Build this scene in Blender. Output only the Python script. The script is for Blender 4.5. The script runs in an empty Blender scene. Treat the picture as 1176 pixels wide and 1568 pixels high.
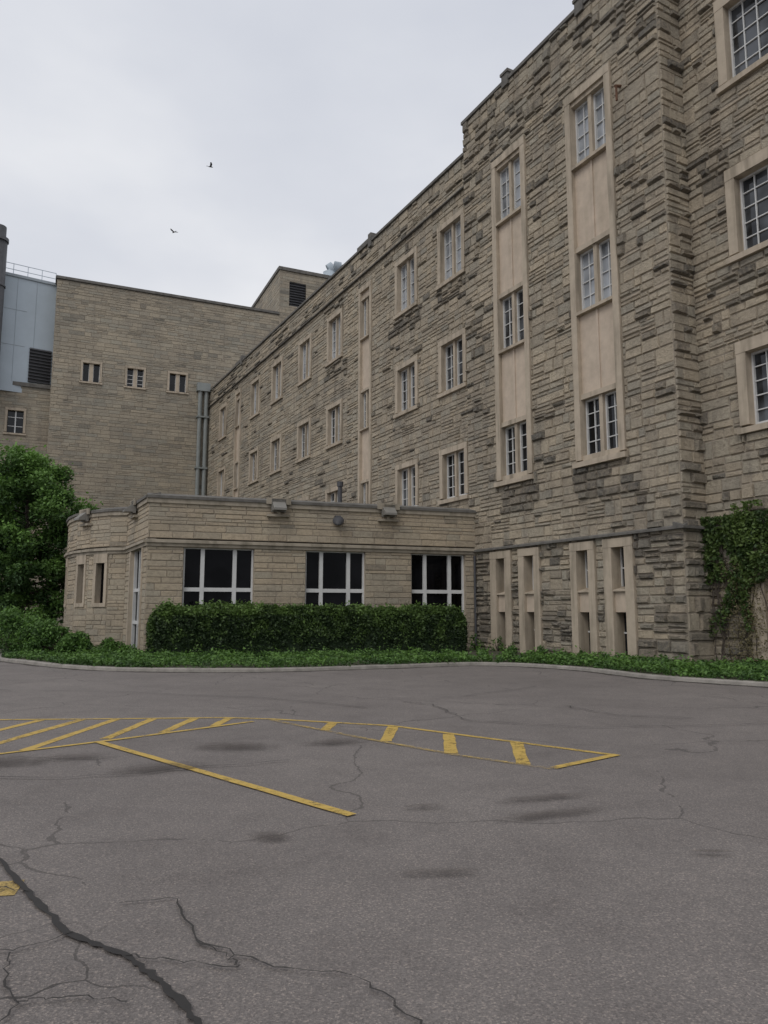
import bpy, math, random
import numpy as np
from mathutils import noise, Vector
random.seed(7); rng=np.random.default_rng(7)
scene=bpy.context.scene
col=scene.collection

# ------------------------------------------------------------------ helpers
def link(o,parent=None):
    col.objects.link(o)
    if parent: o.parent=parent
    return o
def empty(name,loc=(0,0,0)):
    e=bpy.data.objects.new(name,None); e.location=loc; e.empty_display_size=.3
    return link(e)
def mesh_obj(name,v,f,mat,parent=None,colors=None,smooth=False):
    me=bpy.data.meshes.new(name); me.from_pydata(v,[],f)
    if colors is not None:
        a=me.attributes.new("Col",'FLOAT_COLOR','POINT')
        a.data.foreach_set("color",np.asarray(colors,dtype=np.float32).ravel())
    me.materials.append(mat)
    if smooth: me.polygons.foreach_set("use_smooth",[True]*len(me.polygons))
    me.update()
    return link(bpy.data.objects.new(name,me),parent)

class Frame:
    """local wall frame: s along wall, d outward, z up"""
    def __init__(s,P,u,n): s.P=P; s.u=u; s.n=n
    def w(f,s,d,z): return (f.P[0]+s*f.u[0]+d*f.n[0], f.P[1]+s*f.u[1]+d*f.n[1], z)
class Geo:
    def __init__(s): s.v=[]; s.f=[]
    def box(g,F,s0,s1,d0,d1,z0,z1):
        b=len(g.v)
        for z in (z0,z1):
            for (s,d) in ((s0,d0),(s1,d0),(s1,d1),(s0,d1)): g.v.append(F.w(s,d,z))
        g.f+= [(b,b+1,b+2,b+3),(b+4,b+5,b+6,b+7),(b,b+1,b+5,b+4),(b+1,b+2,b+6,b+5),(b+2,b+3,b+7,b+6),(b+3,b,b+4,b+7)]
    def quad(g,F,s0,s1,z0,z1,d):
        b=len(g.v); g.v+=[F.w(s0,d,z0),F.w(s1,d,z0),F.w(s1,d,z1),F.w(s0,d,z1)]; g.f.append((b,b+1,b+2,b+3))
    def slope(g,F,s0,s1,d0,d1,z0,z1,z2):
        """box whose top slopes from z2 (at d0) to z1 (at d1)"""
        b=len(g.v)
        g.v+=[F.w(s0,d0,z0),F.w(s1,d0,z0),F.w(s1,d1,z0),F.w(s0,d1,z0),F.w(s0,d0,z2),F.w(s1,d0,z2),F.w(s1,d1,z1),F.w(s0,d1,z1)]
        g.f+= [(b,b+1,b+2,b+3),(b+4,b+5,b+6,b+7),(b,b+1,b+5,b+4),(b+1,b+2,b+6,b+5),(b+2,b+3,b+7,b+6),(b+3,b,b+4,b+7)]
    def cyl(g,c,r,z0,z1,n=14,r2=None):
        r2=r if r2 is None else r2; b=len(g.v)
        for i in range(n):
            a=2*math.pi*i/n; g.v.append((c[0]+r*math.cos(a),c[1]+r*math.sin(a),z0)); g.v.append((c[0]+r2*math.cos(a),c[1]+r2*math.sin(a),z1))
        for i in range(n):
            j=(i+1)%n; g.f.append((b+2*i,b+2*j,b+2*j+1,b+2*i+1))
        g.f.append(tuple(b+2*i+1 for i in range(n))); g.f.append(tuple(b+2*i for i in range(n)))
    def tube(g,p,q,r0,r1,n=8):
        p=Vector(p); q=Vector(q); d=(q-p).normalized(); a=d.orthogonal().normalized(); c=d.cross(a); b=len(g.v)
        for i in range(n):
            t=2*math.pi*i/n; o=a*math.cos(t)+c*math.sin(t)
            g.v.append(tuple(p+o*r0)); g.v.append(tuple(q+o*r1))
        for i in range(n):
            j=(i+1)%n; g.f.append((b+2*i,b+2*j,b+2*j+1,b+2*i+1))
        g.f.append(tuple(b+2*i+1 for i in range(n))); g.f.append(tuple(b+2*i for i in range(n)))
    def obj(g,name,mat,parent=None,smooth=False):
        return mesh_obj(name,g.v,g.f,mat,parent,smooth=smooth)

def clip(rects,ops):
    out=rects
    for (a0,a1,b0,b1) in ops:
        nxt=[]
        for (s0,s1,z0,z1) in out:
            if s1<=a0 or s0>=a1 or z1<=b0 or z0>=b1: nxt.append((s0,s1,z0,z1)); continue
            if s0<a0: nxt.append((s0,a0,z0,z1))
            if s1>a1: nxt.append((a1,s1,z0,z1))
            m0,m1=max(s0,a0),min(s1,a1)
            if z0<b0: nxt.append((m0,m1,z0,b0))
            if z1>b1: nxt.append((m0,m1,b1,z1))
        out=nxt
    return out

# ------------------------------------------------------------------ materials
def newmat(name):
    m=bpy.data.materials.new(name); m.use_nodes=True
    nt=m.node_tree; return m,nt,nt.nodes["Principled BSDF"]
def N(nt,t,**k):
    n=nt.nodes.new(t)
    for a,b in k.items(): setattr(n,a,b)
    return n
def noise_node(nt,scale,detail=4,rough=.6,vec=None):
    n=N(nt,'ShaderNodeTexNoise'); n.inputs['Scale'].default_value=scale; n.inputs['Detail'].default_value=detail; n.inputs['Roughness'].default_value=rough
    if vec is not None: nt.links.new(vec,n.inputs['Vector'])
    return n.outputs['Fac']
def ramp(nt,fac,stops):
    r=N(nt,'ShaderNodeValToRGB'); e=r.color_ramp.elements
    e[0].position=stops[0][0]; e[0].color=(*stops[0][1],1); e[1].position=stops[-1][0]; e[1].color=(*stops[-1][1],1)
    for p,c in stops[1:-1]:
        x=e.new(p); x.color=(*c,1)
    nt.links.new(fac,r.inputs['Fac']); return r.outputs['Color']
def mix(nt,fac,a,b,blend='MIX'):
    m=N(nt,'ShaderNodeMix',data_type='RGBA',blend_type=blend)
    for s,v in ((m.inputs[0],fac),(m.inputs[6],a),(m.inputs[7],b)):
        if isinstance(v,bpy.types.NodeSocket): nt.links.new(v,s)
        elif isinstance(v,(int,float)): s.default_value=v
        else: s.default_value=(*v,1)
    return m.outputs[2]
def mth(nt,op,a,b=None,clampv=False):
    m=N(nt,'ShaderNodeMath',operation=op); m.use_clamp=clampv
    for i,v in enumerate((a,b)):
        if v is None: continue
        if isinstance(v,bpy.types.NodeSocket): nt.links.new(v,m.inputs[i])
        else: m.inputs[i].default_value=v
    return m.outputs[0]
def pos(nt): return N(nt,'ShaderNodeNewGeometry').outputs['Position']
def bump(nt,bs,h,strength,dist=.05):
    b=N(nt,'ShaderNodeBump'); b.inputs['Strength'].default_value=strength; b.inputs['Distance'].default_value=dist
    nt.links.new(h,b.inputs['Height']); nt.links.new(b.outputs[0],bs.inputs['Normal'])
def simple(name,c,rough=.8,var=.15,scale=3,metal=0,bmp=0):
    m,nt,b=newmat(name); p=pos(nt)
    f=noise_node(nt,scale,5,.65,p)
    c0=tuple(x*(1-var) for x in c); c1=tuple(x*(1+var) for x in c)
    nt.links.new(ramp(nt,f,[(.3,c0),(.7,c1)]),b.inputs['Base Color'])
    b.inputs['Roughness'].default_value=rough; b.inputs['Metallic'].default_value=metal
    if bmp: bump(nt,b,noise_node(nt,25,3,.7,p),bmp,.02)
    return m
def dirty(name,c,streak=.6,rough=.87,freq=2.2):
    """dressed stone with rain streaks and grime"""
    m,nt,b=newmat(name); p=pos(nt)
    f=noise_node(nt,2.2,5,.65,p)
    base=ramp(nt,f,[(.3,tuple(x*.86 for x in c)),(.7,tuple(x*1.1 for x in c))])
    mp=N(nt,'ShaderNodeMapping'); mp.inputs['Scale'].default_value=(freq,freq,.25); nt.links.new(p,mp.inputs[0])
    g=noise_node(nt,1.4,3,.55,mp.outputs[0])
    base=mix(nt,1.0,base,ramp(nt,g,[(.3,(streak,streak,streak*.98)),(.52,(1,1,1))]),'MULTIPLY')
    nt.links.new(base,b.inputs['Base Color']); b.inputs['Roughness'].default_value=rough
    bump(nt,b,noise_node(nt,22,3,.7,p),.15,.02)
    return m
def stone_mat(name,light,mid,dark,bstr=.7,streak=.78):
    m,nt,b=newmat(name); p=pos(nt)
    at=N(nt,'ShaderNodeAttribute',attribute_name="Col"); sp=N(nt,'ShaderNodeSeparateColor'); nt.links.new(at.outputs['Color'],sp.inputs[0])
    base=mix(nt,sp.outputs[0],mid,light)
    base=mix(nt,sp.outputs[2],base,mix(nt,1.0,base,(.88,.94,1.0),'MULTIPLY'))
    n1=noise_node(nt,9,5,.72,p); n2=noise_node(nt,.3,4,.6,p); n3=noise_node(nt,38,2,.6,p)
    base=mix(nt,1.0,base,ramp(nt,n1,[(.25,(.66,.65,.64)),(.5,(1,1,1)),(.8,(1.14,1.12,1.08))]),'MULTIPLY')
    base=mix(nt,1.0,base,ramp(nt,n2,[(.3,(.82,.82,.83)),(.65,(1.06,1.04,1.01))]),'MULTIPLY')
    mp=N(nt,'ShaderNodeMapping'); mp.inputs['Scale'].default_value=(1.7,1.7,.13); nt.links.new(p,mp.inputs[0])
    n4=noise_node(nt,1.2,5,.6,mp.outputs[0])
    base=mix(nt,1.0,base,ramp(nt,n4,[(.32,(streak,streak,streak*1.02)),(.52,(1,1,1))]),'MULTIPLY')
    dk=mth(nt,'MULTIPLY',sp.outputs[1],ramp(nt,n1,[(.32,(1,1,1)),(.72,(.4,.4,.4))]),True)
    base=mix(nt,dk,base,dark)
    nt.links.new(base,b.inputs['Base Color']); b.inputs['Roughness'].default_value=.93
    h=mth(nt,'ADD',n1,mth(nt,'MULTIPLY',n3,.35)); bump(nt,b,h,bstr,.08)
    return m
M_stone=stone_mat("limestone_rock_face",(.475,.405,.305),(.385,.33,.255),(.07,.066,.06),.9,.74)
M_stone_far=stone_mat("limestone_coursed",(.39,.34,.262),(.335,.29,.225),(.14,.13,.11),.4,.85)
M_stone_annex=stone_mat("limestone_annex",(.44,.37,.275),(.395,.332,.245),(.18,.16,.13),.5,.88)
M_mortar=simple("mortar",(.29,.25,.2),.95,.2,4)
M_trim=dirty("dressed_stone_trim",(.44,.37,.285))
M_panel=dirty("smooth_stone_panel",(.51,.42,.33),.86,freq=1.2)
M_coping=simple("weathered_coping",(.13,.122,.11),.9,.35,3,bmp=.4)
M_band=dirty("annex_band",(.35,.305,.24),.6)
M_white=simple("painted_window_frame",(.58,.58,.57),.55,.08,3)
M_concrete=simple("kerb_concrete",(.25,.23,.205),.92,.3,2.5,bmp=.4)
M_metal_lt=simple("metal_cladding",(.42,.48,.53),.5,.06,.4)
M_metal_dk=simple("dark_metal",(.06,.06,.065),.6,.2,3)
M_pipe=simple("downpipe_paint",(.22,.235,.225),.6,.12,2)
M_fix=simple("floodlight_housing",(.2,.19,.17),.5,.1,5)
M_roof=simple("flat_roof_gravel",(.22,.21,.2),.95,.2,2)
M_soil=simple("soil",(.06,.06,.035),.95,.35,1.5,bmp=.5)
M_bark=simple("bark",(.07,.055,.045),.95,.3,6,bmp=.6)
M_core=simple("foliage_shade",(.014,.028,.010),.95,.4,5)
M_bird=simple("bird_feathers",(.05,.05,.05),.8,.2,20)
def glass_mat(name,c,rough=.06,var=.6,scale=1.1,spec=.5):
    m,nt,b=newmat(name); p=pos(nt); f=noise_node(nt,scale,2,.5,p)
    nt.links.new(ramp(nt,f,[(.38,tuple(x*(1-var) for x in c)),(.62,tuple(x*(1+var*.6) for x in c))]),b.inputs['Base Color'])
    b.inputs['Roughness'].default_value=rough; b.inputs['IOR'].default_value=1.5; b.inputs['Specular IOR Level'].default_value=spec
    bump(nt,b,noise_node(nt,.9,1,.5,p),.04,.1)
    return m
M_gl_dim=glass_mat("window_glass_dim_reflection",(.005,.005,.006),.03,spec=.09)  # reflection dimmed in the material to stand for dark surroundings not built
M_gl_dark=glass_mat("window_glass_dark",(.010,.011,.013),.03,spec=.35)
M_gl_mid=glass_mat("window_glass_grey",(.06,.065,.072),.05,.85,.9)
M_gl_lt=glass_mat("window_glass_pale",(.26,.275,.295),.12,.55,.8)  # pale base colour stands in for curtains and sky reflection
def asphalt():
    m,nt,b=newmat("asphalt"); p=pos(nt)
    big=noise_node(nt,.22,5,.62,p); med=noise_node(nt,1.5,6,.72,p); fine=noise_node(nt,75,3,.75,p)
    v=N(nt,'ShaderNodeTexVoronoi'); v.inputs['Scale'].default_value=110; nt.links.new(p,v.inputs['Vector'])
    sv=N(nt,'ShaderNodeSeparateColor'); nt.links.new(v.outputs['Color'],sv.inputs[0])
    c=ramp(nt,big,[(.3,(.150,.133,.125)),(.5,(.174,.155,.146)),(.72,(.205,.184,.172))])
    c=mix(nt,1.0,c,ramp(nt,med,[(.28,(.83,.82,.82)),(.5,(1,1,1)),(.74,(1.12,1.11,1.10))]),'MULTIPLY')
    c=mix(nt,1.0,c,ramp(nt,fine,[(.3,(.66,.66,.66)),(.7,(1.32,1.31,1.3))]),'MULTIPLY')
    c=mix(nt,1.0,c,ramp(nt,sv.outputs[0],[(0,(.72,.72,.72)),(.8,(1.05,1.05,1.04)),(1,(1.55,1.5,1.42))]),'MULTIPLY')
    mp=N(nt,'ShaderNodeVectorMath',operation='ADD'); nz=N(nt,'ShaderNodeTexNoise'); nz.inputs['Scale'].default_value=1.3; nz.inputs['Detail'].default_value=4; nt.links.new(p,nz.inputs['Vector'])
    sc=N(nt,'ShaderNodeVectorMath',operation='SCALE'); sc.inputs['Scale'].default_value=.55; nt.links.new(nz.outputs['Color'],sc.inputs[0])
    nt.links.new(p,mp.inputs[0]); nt.links.new(sc.outputs[0],mp.inputs[1])
    vo=N(nt,'ShaderNodeTexVoronoi',feature='DISTANCE_TO_EDGE'); vo.inputs['Scale'].default_value=1.5; nt.links.new(mp.outputs[0],vo.inputs['Vector'])
    vo2=N(nt,'ShaderNodeTexVoronoi',feature='DISTANCE_TO_EDGE'); vo2.inputs['Scale'].default_value=.28; nt.links.new(mp.outputs[0],vo2.inputs['Vector'])
    ds=N(nt,'ShaderNodeVectorMath',operation='DISTANCE'); nt.links.new(p,ds.inputs[0]); ds.inputs[1].default_value=(-1.9,3.0,0)
    near=mth(nt,'SUBTRACT',1.0,mth(nt,'DIVIDE',mth(nt,'SUBTRACT',ds.outputs['Value'],.7),.6),True)
    k1=mth(nt,'MULTIPLY',mth(nt,'LESS_THAN',vo.outputs['Distance'],.010),near,True)
    k2=mth(nt,'MULTIPLY',mth(nt,'LESS_THAN',vo2.outputs['Distance'],.003),mth(nt,'MULTIPLY',mth(nt,'GREATER_THAN',big,.47),.6))
    k=mth(nt,'MAXIMUM',k1,k2)
    c=mix(nt,mth(nt,'MULTIPLY',k,.8),c,(.035,.031,.028))
    nt.links.new(c,b.inputs['Base Color']); b.inputs['Roughness'].default_value=.88
    h=mth(nt,'SUBTRACT',mth(nt,'ADD',fine,mth(nt,'MULTIPLY',v.outputs['Distance'],.8)),k)
    bump(nt,b,h,.55,.006)
    return m
M_asph=asphalt()
def worn(name,c,amount,scale=9,rough=.75,soft=.08):
    m,nt,b=newmat(name); p=pos(nt)
    f=noise_node(nt,scale,8,.75,p); g=noise_node(nt,70,2,.6,p); h=noise_node(nt,.8,2,.5,p)
    s=mth(nt,'ADD',mth(nt,'MULTIPLY',f,.55),mth(nt,'ADD',mth(nt,'MULTIPLY',g,.2),mth(nt,'MULTIPLY',h,.25)))
    a=ramp(nt,s,[(amount-soft,(0,0,0)),(amount+soft,(1,1,1))])
    nt.links.new(a,b.inputs['Alpha'])
    nt.links.new(ramp(nt,f,[(.3,tuple(x*.7 for x in c)),(.7,c)]),b.inputs['Base Color']); b.inputs['Roughness'].default_value=rough
    return m
M_yel=worn("yellow_paint",(.56,.38,.09),.425,soft=.06)
M_yel_faint=worn("yellow_paint_worn",(.48,.34,.11),.50,soft=.07)
M_tar=worn("tar_sealed_crack",(.03,.027,.025),.34,12,.8,.06)
M_crk=worn("asphalt_crack",(.04,.036,.033),.42,5,.9,.06)
def stainmat():
    m,nt,b=newmat("oil_stain"); tc=N(nt,'ShaderNodeTexCoord')
    ds=N(nt,'ShaderNodeVectorMath',operation='LENGTH'); nt.links.new(tc.outputs['Object'],ds.inputs[0])
    f=noise_node(nt,7,7,.78,pos(nt))
    r=mth(nt,'ADD',ds.outputs['Value'],mth(nt,'MULTIPLY',mth(nt,'SUBTRACT',f,.5),2.4))
    a=ramp(nt,r,[(.1,(.52,.52,.52)),(.9,(0,0,0))])
    edge=ramp(nt,ds.outputs['Value'],[(.55,(1,1,1)),(.98,(0,0,0))])
    nt.links.new(mth(nt,'MULTIPLY',a,edge),b.inputs['Alpha']); b.inputs['Base Color'].default_value=(.062,.049,.042,1); b.inputs['Roughness'].default_value=.8
    return m
M_stain=stainmat()
def leafmat(name,c0,c1):
    m,nt,b=newmat(name)
    at=N(nt,'ShaderNodeAttribute',attribute_name="Col"); sp=N(nt,'ShaderNodeSeparateColor'); nt.links.new(at.outputs['Color'],sp.inputs[0])
    c=mix(nt,sp.outputs[0],c0,c1)
    nt.links.new(c,b.inputs['Base Color']); b.inputs['Roughness'].default_value=.6
    tr=N(nt,'ShaderNodeBsdfTranslucent'); nt.links.new(c,tr.inputs['Color'])
    mx=N(nt,'ShaderNodeMixShader'); mx.inputs[0].default_value=.25
    nt.links.new(b.outputs[0],mx.inputs[1]); nt.links.new(tr.outputs[0],mx.inputs[2])
    nt.links.new(mx.outputs[0],nt.nodes['Material Output'].inputs['Surface'])
    return m
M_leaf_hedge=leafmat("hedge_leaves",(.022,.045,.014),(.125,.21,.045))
M_leaf_tree=leafmat("tree_leaves",(.03,.075,.018),(.16,.30,.06))
M_leaf_gc=leafmat("groundcover_leaves",(.035,.085,.018),(.14,.27,.05))
M_leaf_ivy=leafmat("ivy_leaves",(.035,.07,.017),(.14,.21,.045))
M_leaf_dry=leafmat("dry_ivy",(.12,.10,.05),(.24,.21,.11))

# ------------------------------------------------------------------ walls
def course(s0,s1,z0,z1,lmin,lmax,hs,split):
    out=[]; z=z0
    while z<z1-1e-3:
        h=random.choice(hs)
        if z+h>z1-.08: h=z1-z
        s=s0-random.random()*.4
        while s<s1:
            l=random.uniform(lmin,lmax); a=max(s,s0); b=min(s+l,s1); s+=l
            if b-a<.05: continue
            if h>.25 and random.random()<split:
                k=random.uniform(.4,.6)*h; mm=a+(b-a)*random.uniform(.35,.65)
                out+= [(a,b,z,z+k),(a,mm,z+k,z+h),(mm,b,z+k,z+h)] if b-a>.7 else [(a,b,z,z+k),(a,b,z+k,z+h)]
            else: out.append((a,b,z,z+h))
        z+=h
    return out
def ashlar(s0,s1,z0,z1):
    """random broken-course ashlar: bands holding chunks that are stacked differently"""
    out=[]; z=z0
    def row(a,b,y0,y1):
        x=a
        while x<b-1e-3:
            l=random.uniform(.28,.85)*(1.2 if y1-y0<.16 else 1)
            if b-x-l<.22: l=b-x
            out.append((x,x+l,y0,y1)); x+=l
    while z<z1-1e-3:
        H=random.uniform(.42,.74)
        if z+H>z1-.3: H=z1-z
        x=s0
        while x<s1-1e-3:
            w=random.uniform(.45,1.6)
            if s1-x-w<.4: w=s1-x
            r=random.random()
            if r<.09 and H<.56: cuts=[0,1]
            elif r<.62: k=random.uniform(.34,.66); cuts=[0,k,1]
            elif r<.96: k=random.uniform(.22,.44); k2=random.uniform(.58,.78); cuts=[0,k,k2,1]
            else: cuts=[0,.24,.5,.74,1]
            for i in range(len(cuts)-1): row(x,x+w,z+H*cuts[i],z+H*cuts[i+1])
            x+=w
        z+=H
    return out
def stone_wall(name,F,s0,s1,z0,z1,ops,parent,mat,hs=None,lmin=.4,lmax=1.3,prot=(.02,.062),dark=None,split=.35,gap=.009,tilt=.012):
    v=[];f=[];c=[]
    rects=course(s0,s1,z0,z1,lmin,lmax,hs,split) if hs else ashlar(s0,s1,z0,z1)
    rough=prot[1]>.045
    for R in rects:
        cand=[o for o in ops if not(R[1]<=o[0] or R[0]>=o[1] or R[3]<=o[2] or R[2]>=o[3])]
        for r in (clip([R],cand) if cand else (R,)):
            x0,x1,y0,y1=r[0]+gap,r[1]-gap,r[2]+gap,r[3]-gap
            if x1-x0<.03 or y1-y0<.03: continue
            pd=dark((x0+x1)/2,(y0+y1)/2) if dark else .03
            isd=random.random()<pd
            g=random.uniform(.45,1) if isd else max(0,random.gauss(0.02,.12))
            p=random.uniform(*prot)+(random.uniform(.03,.09) if isd and rough else 0)
            i=min((.045 if isd else .026) if rough else .016,(x1-x0)*.25,(y1-y0)*.3)
            bb=len(v); w=F.w
            tl=tilt*(2.2 if isd else 1)
            def j(): return random.uniform(-tl,tl) if rough else 0
            e=(lambda:random.uniform(-.006,.012)) if rough else (lambda:0)
            v+=[w(x0,-.01,y0),w(x1,-.01,y0),w(x1,-.01,y1),w(x0,-.01,y1),
                w(x0+i+e(),p+j(),y0+i+e()),w(x1-i+e(),p+j(),y0+i+e()),w(x1-i+e(),p+j(),y1-i+e()),w(x0+i+e(),p+j(),y1-i+e())]
            f+=[(bb+4,bb+5,bb+6,bb+7),(bb,bb+1,bb+5,bb+4),(bb+1,bb+2,bb+6,bb+5),(bb+2,bb+3,bb+7,bb+6),(bb+3,bb,bb+4,bb+7)]
            c+=[(random.random(),g,random.random()**2,1)]*8
    mesh_obj(name+"_stones",v,f,mat,parent,colors=c)
    G=Geo()
    for r in clip([(s0,s1,z0,z1)],ops): G.quad(F,r[0],r[1],r[2],r[3],0.0)
    G.obj(name+"_mortar",M_mortar,parent)

def casement(F,T,GL,MU,s0,s1,z0,z1,d=-.26,cols=2,rows=4,mull=True):
    """two lights either side of a stone mullion with glazing bars"""
    lights=[(s0,s1)]
    if mull:
        m=(s0+s1)/2; T.box(F,m-.08,m+.08,d-.05,-.05,z0,z1); lights=[(s0,m-.08),(m+.08,s1)]
    for a,b in lights:
        k=random.uniform(-.015,.015); bq=len(GL.v)
        GL.v+=[F.w(a,d+k,z0),F.w(b,d-k,z0),F.w(b,d-k+random.uniform(-.01,.01),z1),F.w(a,d+k,z1)]; GL.f.append((bq,bq+1,bq+2,bq+3))
        for q in ((a,a+.055,z0,z1),(b-.055,b,z0,z1)): MU.box(F,q[0],q[1],d-.02,d+.085,q[2],q[3])
        for q in ((z0,z0+.06),(z1-.06,z1)): MU.box(F,a+.056,b-.056,d-.02,d+.082,q[0],q[1])
        for i in range(1,cols):
            x=a+(b-a)*i/cols; MU.box(F,x-.016,x+.016,d-.02,d+.05,z0+.06,z1-.06)
        for i in range(1,rows):
            z=z0+(z1-z0)*i/rows; MU.box(F,a+.056,b-.056,d-.02,d+.046,z-.016,z+.016)
def surround(F,T,s0,s1,z0,z1,jw=.3,hd=.3,sl=.24,pr=.09):
    T.box(F,s0,s0+jw,-.4,pr,z0+sl,z1-hd); T.box(F,s1-jw,s1,-.4,pr,z0+sl,z1-hd)
    T.box(F,s0,s1,-.4,pr+.01,z1-hd,z1)
    T.slope(F,s0-.06,s1+.06,-.4,pr+.07,z0,z0+sl-.08,z0+sl+.02)
    return (s0+jw,s1-jw,z0+sl,z1-hd)

u=(-.476,.879); n=(-.879,-.476)
FT=Frame((8.57,21.7),u,n); FW=Frame((9.48,22.2),u,n)
bld=empty("stone_institution_building")
T=Geo(); P=Geo(); MU=Geo(); GLs={'d':Geo(),'m':Geo(),'l':Geo()}; CO=Geo()
rows=[(6.8,8.75),(11.9,14.05),(17.3,19.6)]
# ---- projecting tower bay
opsT=[]
for ci,(a,b) in enumerate(((6.35,8.5),(1.83,4.05))):
    opsT.append((a,b,6.4,20.05))
    jw=.27
    T.box(FT,a,a+jw,-.4,.10,6.65,19.75); T.box(FT,b-jw,b,-.4,.10,6.65,19.75)
    T.box(FT,a,b,-.4,.11,19.75,20.05); T.slope(FT,a-.08,b+.08,-.4,.2,6.4,6.58,6.68)
    for k,(z0,z1) in enumerate(rows):
        casement(FT,T,GLs[('d','m','l')[k] if ci==0 else ('d','l','l')[k]],MU,a+jw,b-jw,z0,z1)
        if k<2:
            zt=rows[k+1][0]
            P.box(FT,a+jw,b-jw,-.35,-.06,z1+.18,zt-.16)
            P.box(FT,(a+b)/2-.05,(a+b)/2+.05,-.06,-.02,z1+.18,zt-.16)
            T.box(FT,a+jw,b-jw,-.35,.03,z1,z1+.18)
            T.slope(FT,a+jw,b-jw,-.35,.12,zt-.16,zt-.05,zt)
    T.box(FT,a+jw,b-jw,-.35,.02,rows[2][1],19.75)
    T.box(FT,a+jw,b-jw,-.35,.02,6.6,6.8)
for (a,b) in ((7.75,9.05),(6.1,7.3),(3.35,4.5),(1.7,2.95)):
    opsT.append((a,b,-.3,3.88))
    m=(a+b)/2; q=.27
    T.box(FT,a,m-q,-.4,.11,-.3,3.6); T.box(FT,m+q,b,-.4,.11,-.3,3.6); T.box(FT,a,b,-.4,.12,3.6,3.88)
    GLs['d'].quad(FT,m-q,m+q,-.3,3.6,-.36)
    P.box(FT,m-q,m+q,-.34,.0,1.55,2.2); T.slope(FT,m-q,m+q,-.34,.09,2.2,2.24,2.36)
    for zz in (2.95,.9): MU.box(FT,m-q,m+q,-.355,-.32,zz-.025,zz+.025)
    MU.box(FT,m-q,m-q+.04,-.355,-.3,2.36,3.6); MU.box(FT,m+q-.04,m+q,-.355,-.3,2.36,3.6)
def darkT(s,z):
    nz=noise.noise(Vector((s*.45,z*.5,3.1)))
    p=.035+max(0,nz-.12)*.6
    if z>20.0: p+=.18+.4*max(0,noise.noise(Vector((s*.5,z*.9,9))))*2
    if z<4: p+=.24+1.0*max(0,nz)+(.25 if s>6 else 0)
    for (a,b) in ((6.35,8.5),(1.83,4.05)):
        if a-.3<s<b+.3 and 5.4<z<6.5: p+=.65
    if s>9.4 and z>12: p+=.15
    if s<.5: p+=.08
    return p
stone_wall("tower_bay",FT,-.15,10.54,-.3,23.05,opsT,bld,M_stone,dark=darkT)
FR=Frame(FT.w(-.15,0,0)[:2],(.879,.476),(.476,-.879))
stone_wall("tower_return",FR,0,1.04,-.3,23.05,[],bld,M_stone,dark=lambda s,z:.22+(.3 if z<4 else 0))
FL=Frame(FT.w(10.54,0,0)[:2],(.879,.476),(-.476,.879))
stone_wall("tower_far_return",FL,0,1.04,-.3,23.05,[],bld,M_stone)
for (a,b,z) in ((-.2,2.9,23.05),(3.3,7.2,23.05),(7.6,10.6,23.05)):
    CO.slope(FT,a,b,-.5,.12,z,z+.14,z+.22)
for (a,b) in ((2.9,3.3),(7.2,7.6)):
    CO.box(FT,a,b,-.5,.15,22.85,23.36); CO.box(FT,a-.05,b+.05,-.55,.19,23.36,23.48)
CO.slope(FR,-.12,1.04,-.5,.12,23.052,23.21,23.31)
CO.slope(FT,-.27,10.62,-.2,.18,3.95,4.02,4.16); CO.slope(FR,-.2,1.04,-.2,.18,3.951,4.021,4.161)
# ---- wing and right wall
opsW=[]
wins=[13.15,17.4,26.3,31.2,36.6,41.6,50.6]
strips=[22.1,46.1]
rn=random.Random(4)
for cx in wins:
    for k,(z0,z1) in enumerate(rows):
        a,b=cx-1.15,cx+1.15; zz0,zz1=z0-.3,z1+.32+(.25 if k==2 else 0)
        opsW.append((a,b,zz0,zz1))
        q=surround(FW,T,a,b,zz0,zz1,.26,.26,.26)
        casement(FW,T,GLs['l' if k==2 and rn.random()<.7 else rn.choice('dmm')],MU,*q)
for cx in strips:
    a,b=cx-.8,cx+.8; opsW.append((a,b,3.0,20.4))
    T.box(FW,a,a+.22,-.4,.10,3.3,20.1); T.box(FW,b-.22,b,-.4,.10,3.3,20.1); T.box(FW,a,b,-.4,.11,20.1,20.4)
    T.box(FW,a,b,-.4,.12,3.0,3.3)
    zprev=3.3
    for z0,z1 in rows:
        P.box(FW,a+.22,b-.22,-.35,-.06,zprev,z0-.12); T.slope(FW,a+.22,b-.22,-.35,.12,z0-.12,z0-.04,z0)
        casement(FW,T,GLs['m'],MU,a+.22,b-.22,z0,z1,cols=1)
        T.box(FW,a+.22,b-.22,-.35,.03,z1,z1+.15); zprev=z1+.15
    P.box(FW,a+.22,b-.22,-.35,-.06,zprev,20.1)
for k,(z0,z1) in enumerate(rows):
    zz0,zz1=z0-.25,z1+.5; a,b=-3.85,-1.5
    opsW.append((a,b,zz0,zz1)); q=surround(FW,T,a,b,zz0,zz1,.3,.35,.25)
    casement(FW,T,GLs['m'],MU,*q,cols=4,rows=5,mull=False)
    a,b=-9.0,-6.6
    opsW.append((a,b,zz0,zz1)); q=surround(FW,T,a,b,zz0,zz1,.3,.35,.25); casement(FW,T,GLs['m'],MU,*q)
opsW.append((-3.6,-1.5,-.3,3.85)); T.box(FW,-1.95,-1.5,-.4,.14,-.3,3.6); T.box(FW,-3.6,-3.15,-.4,.14,-.3,3.6); T.box(FW,-3.6,-1.5,-.4,.15,3.6,3.85)
GLs['d'].quad(FW,-3.15,-1.95,-.3,3.6,-.32); P.box(FW,-3.15,-1.95,-.31,0,1.3,2.1)
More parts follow.
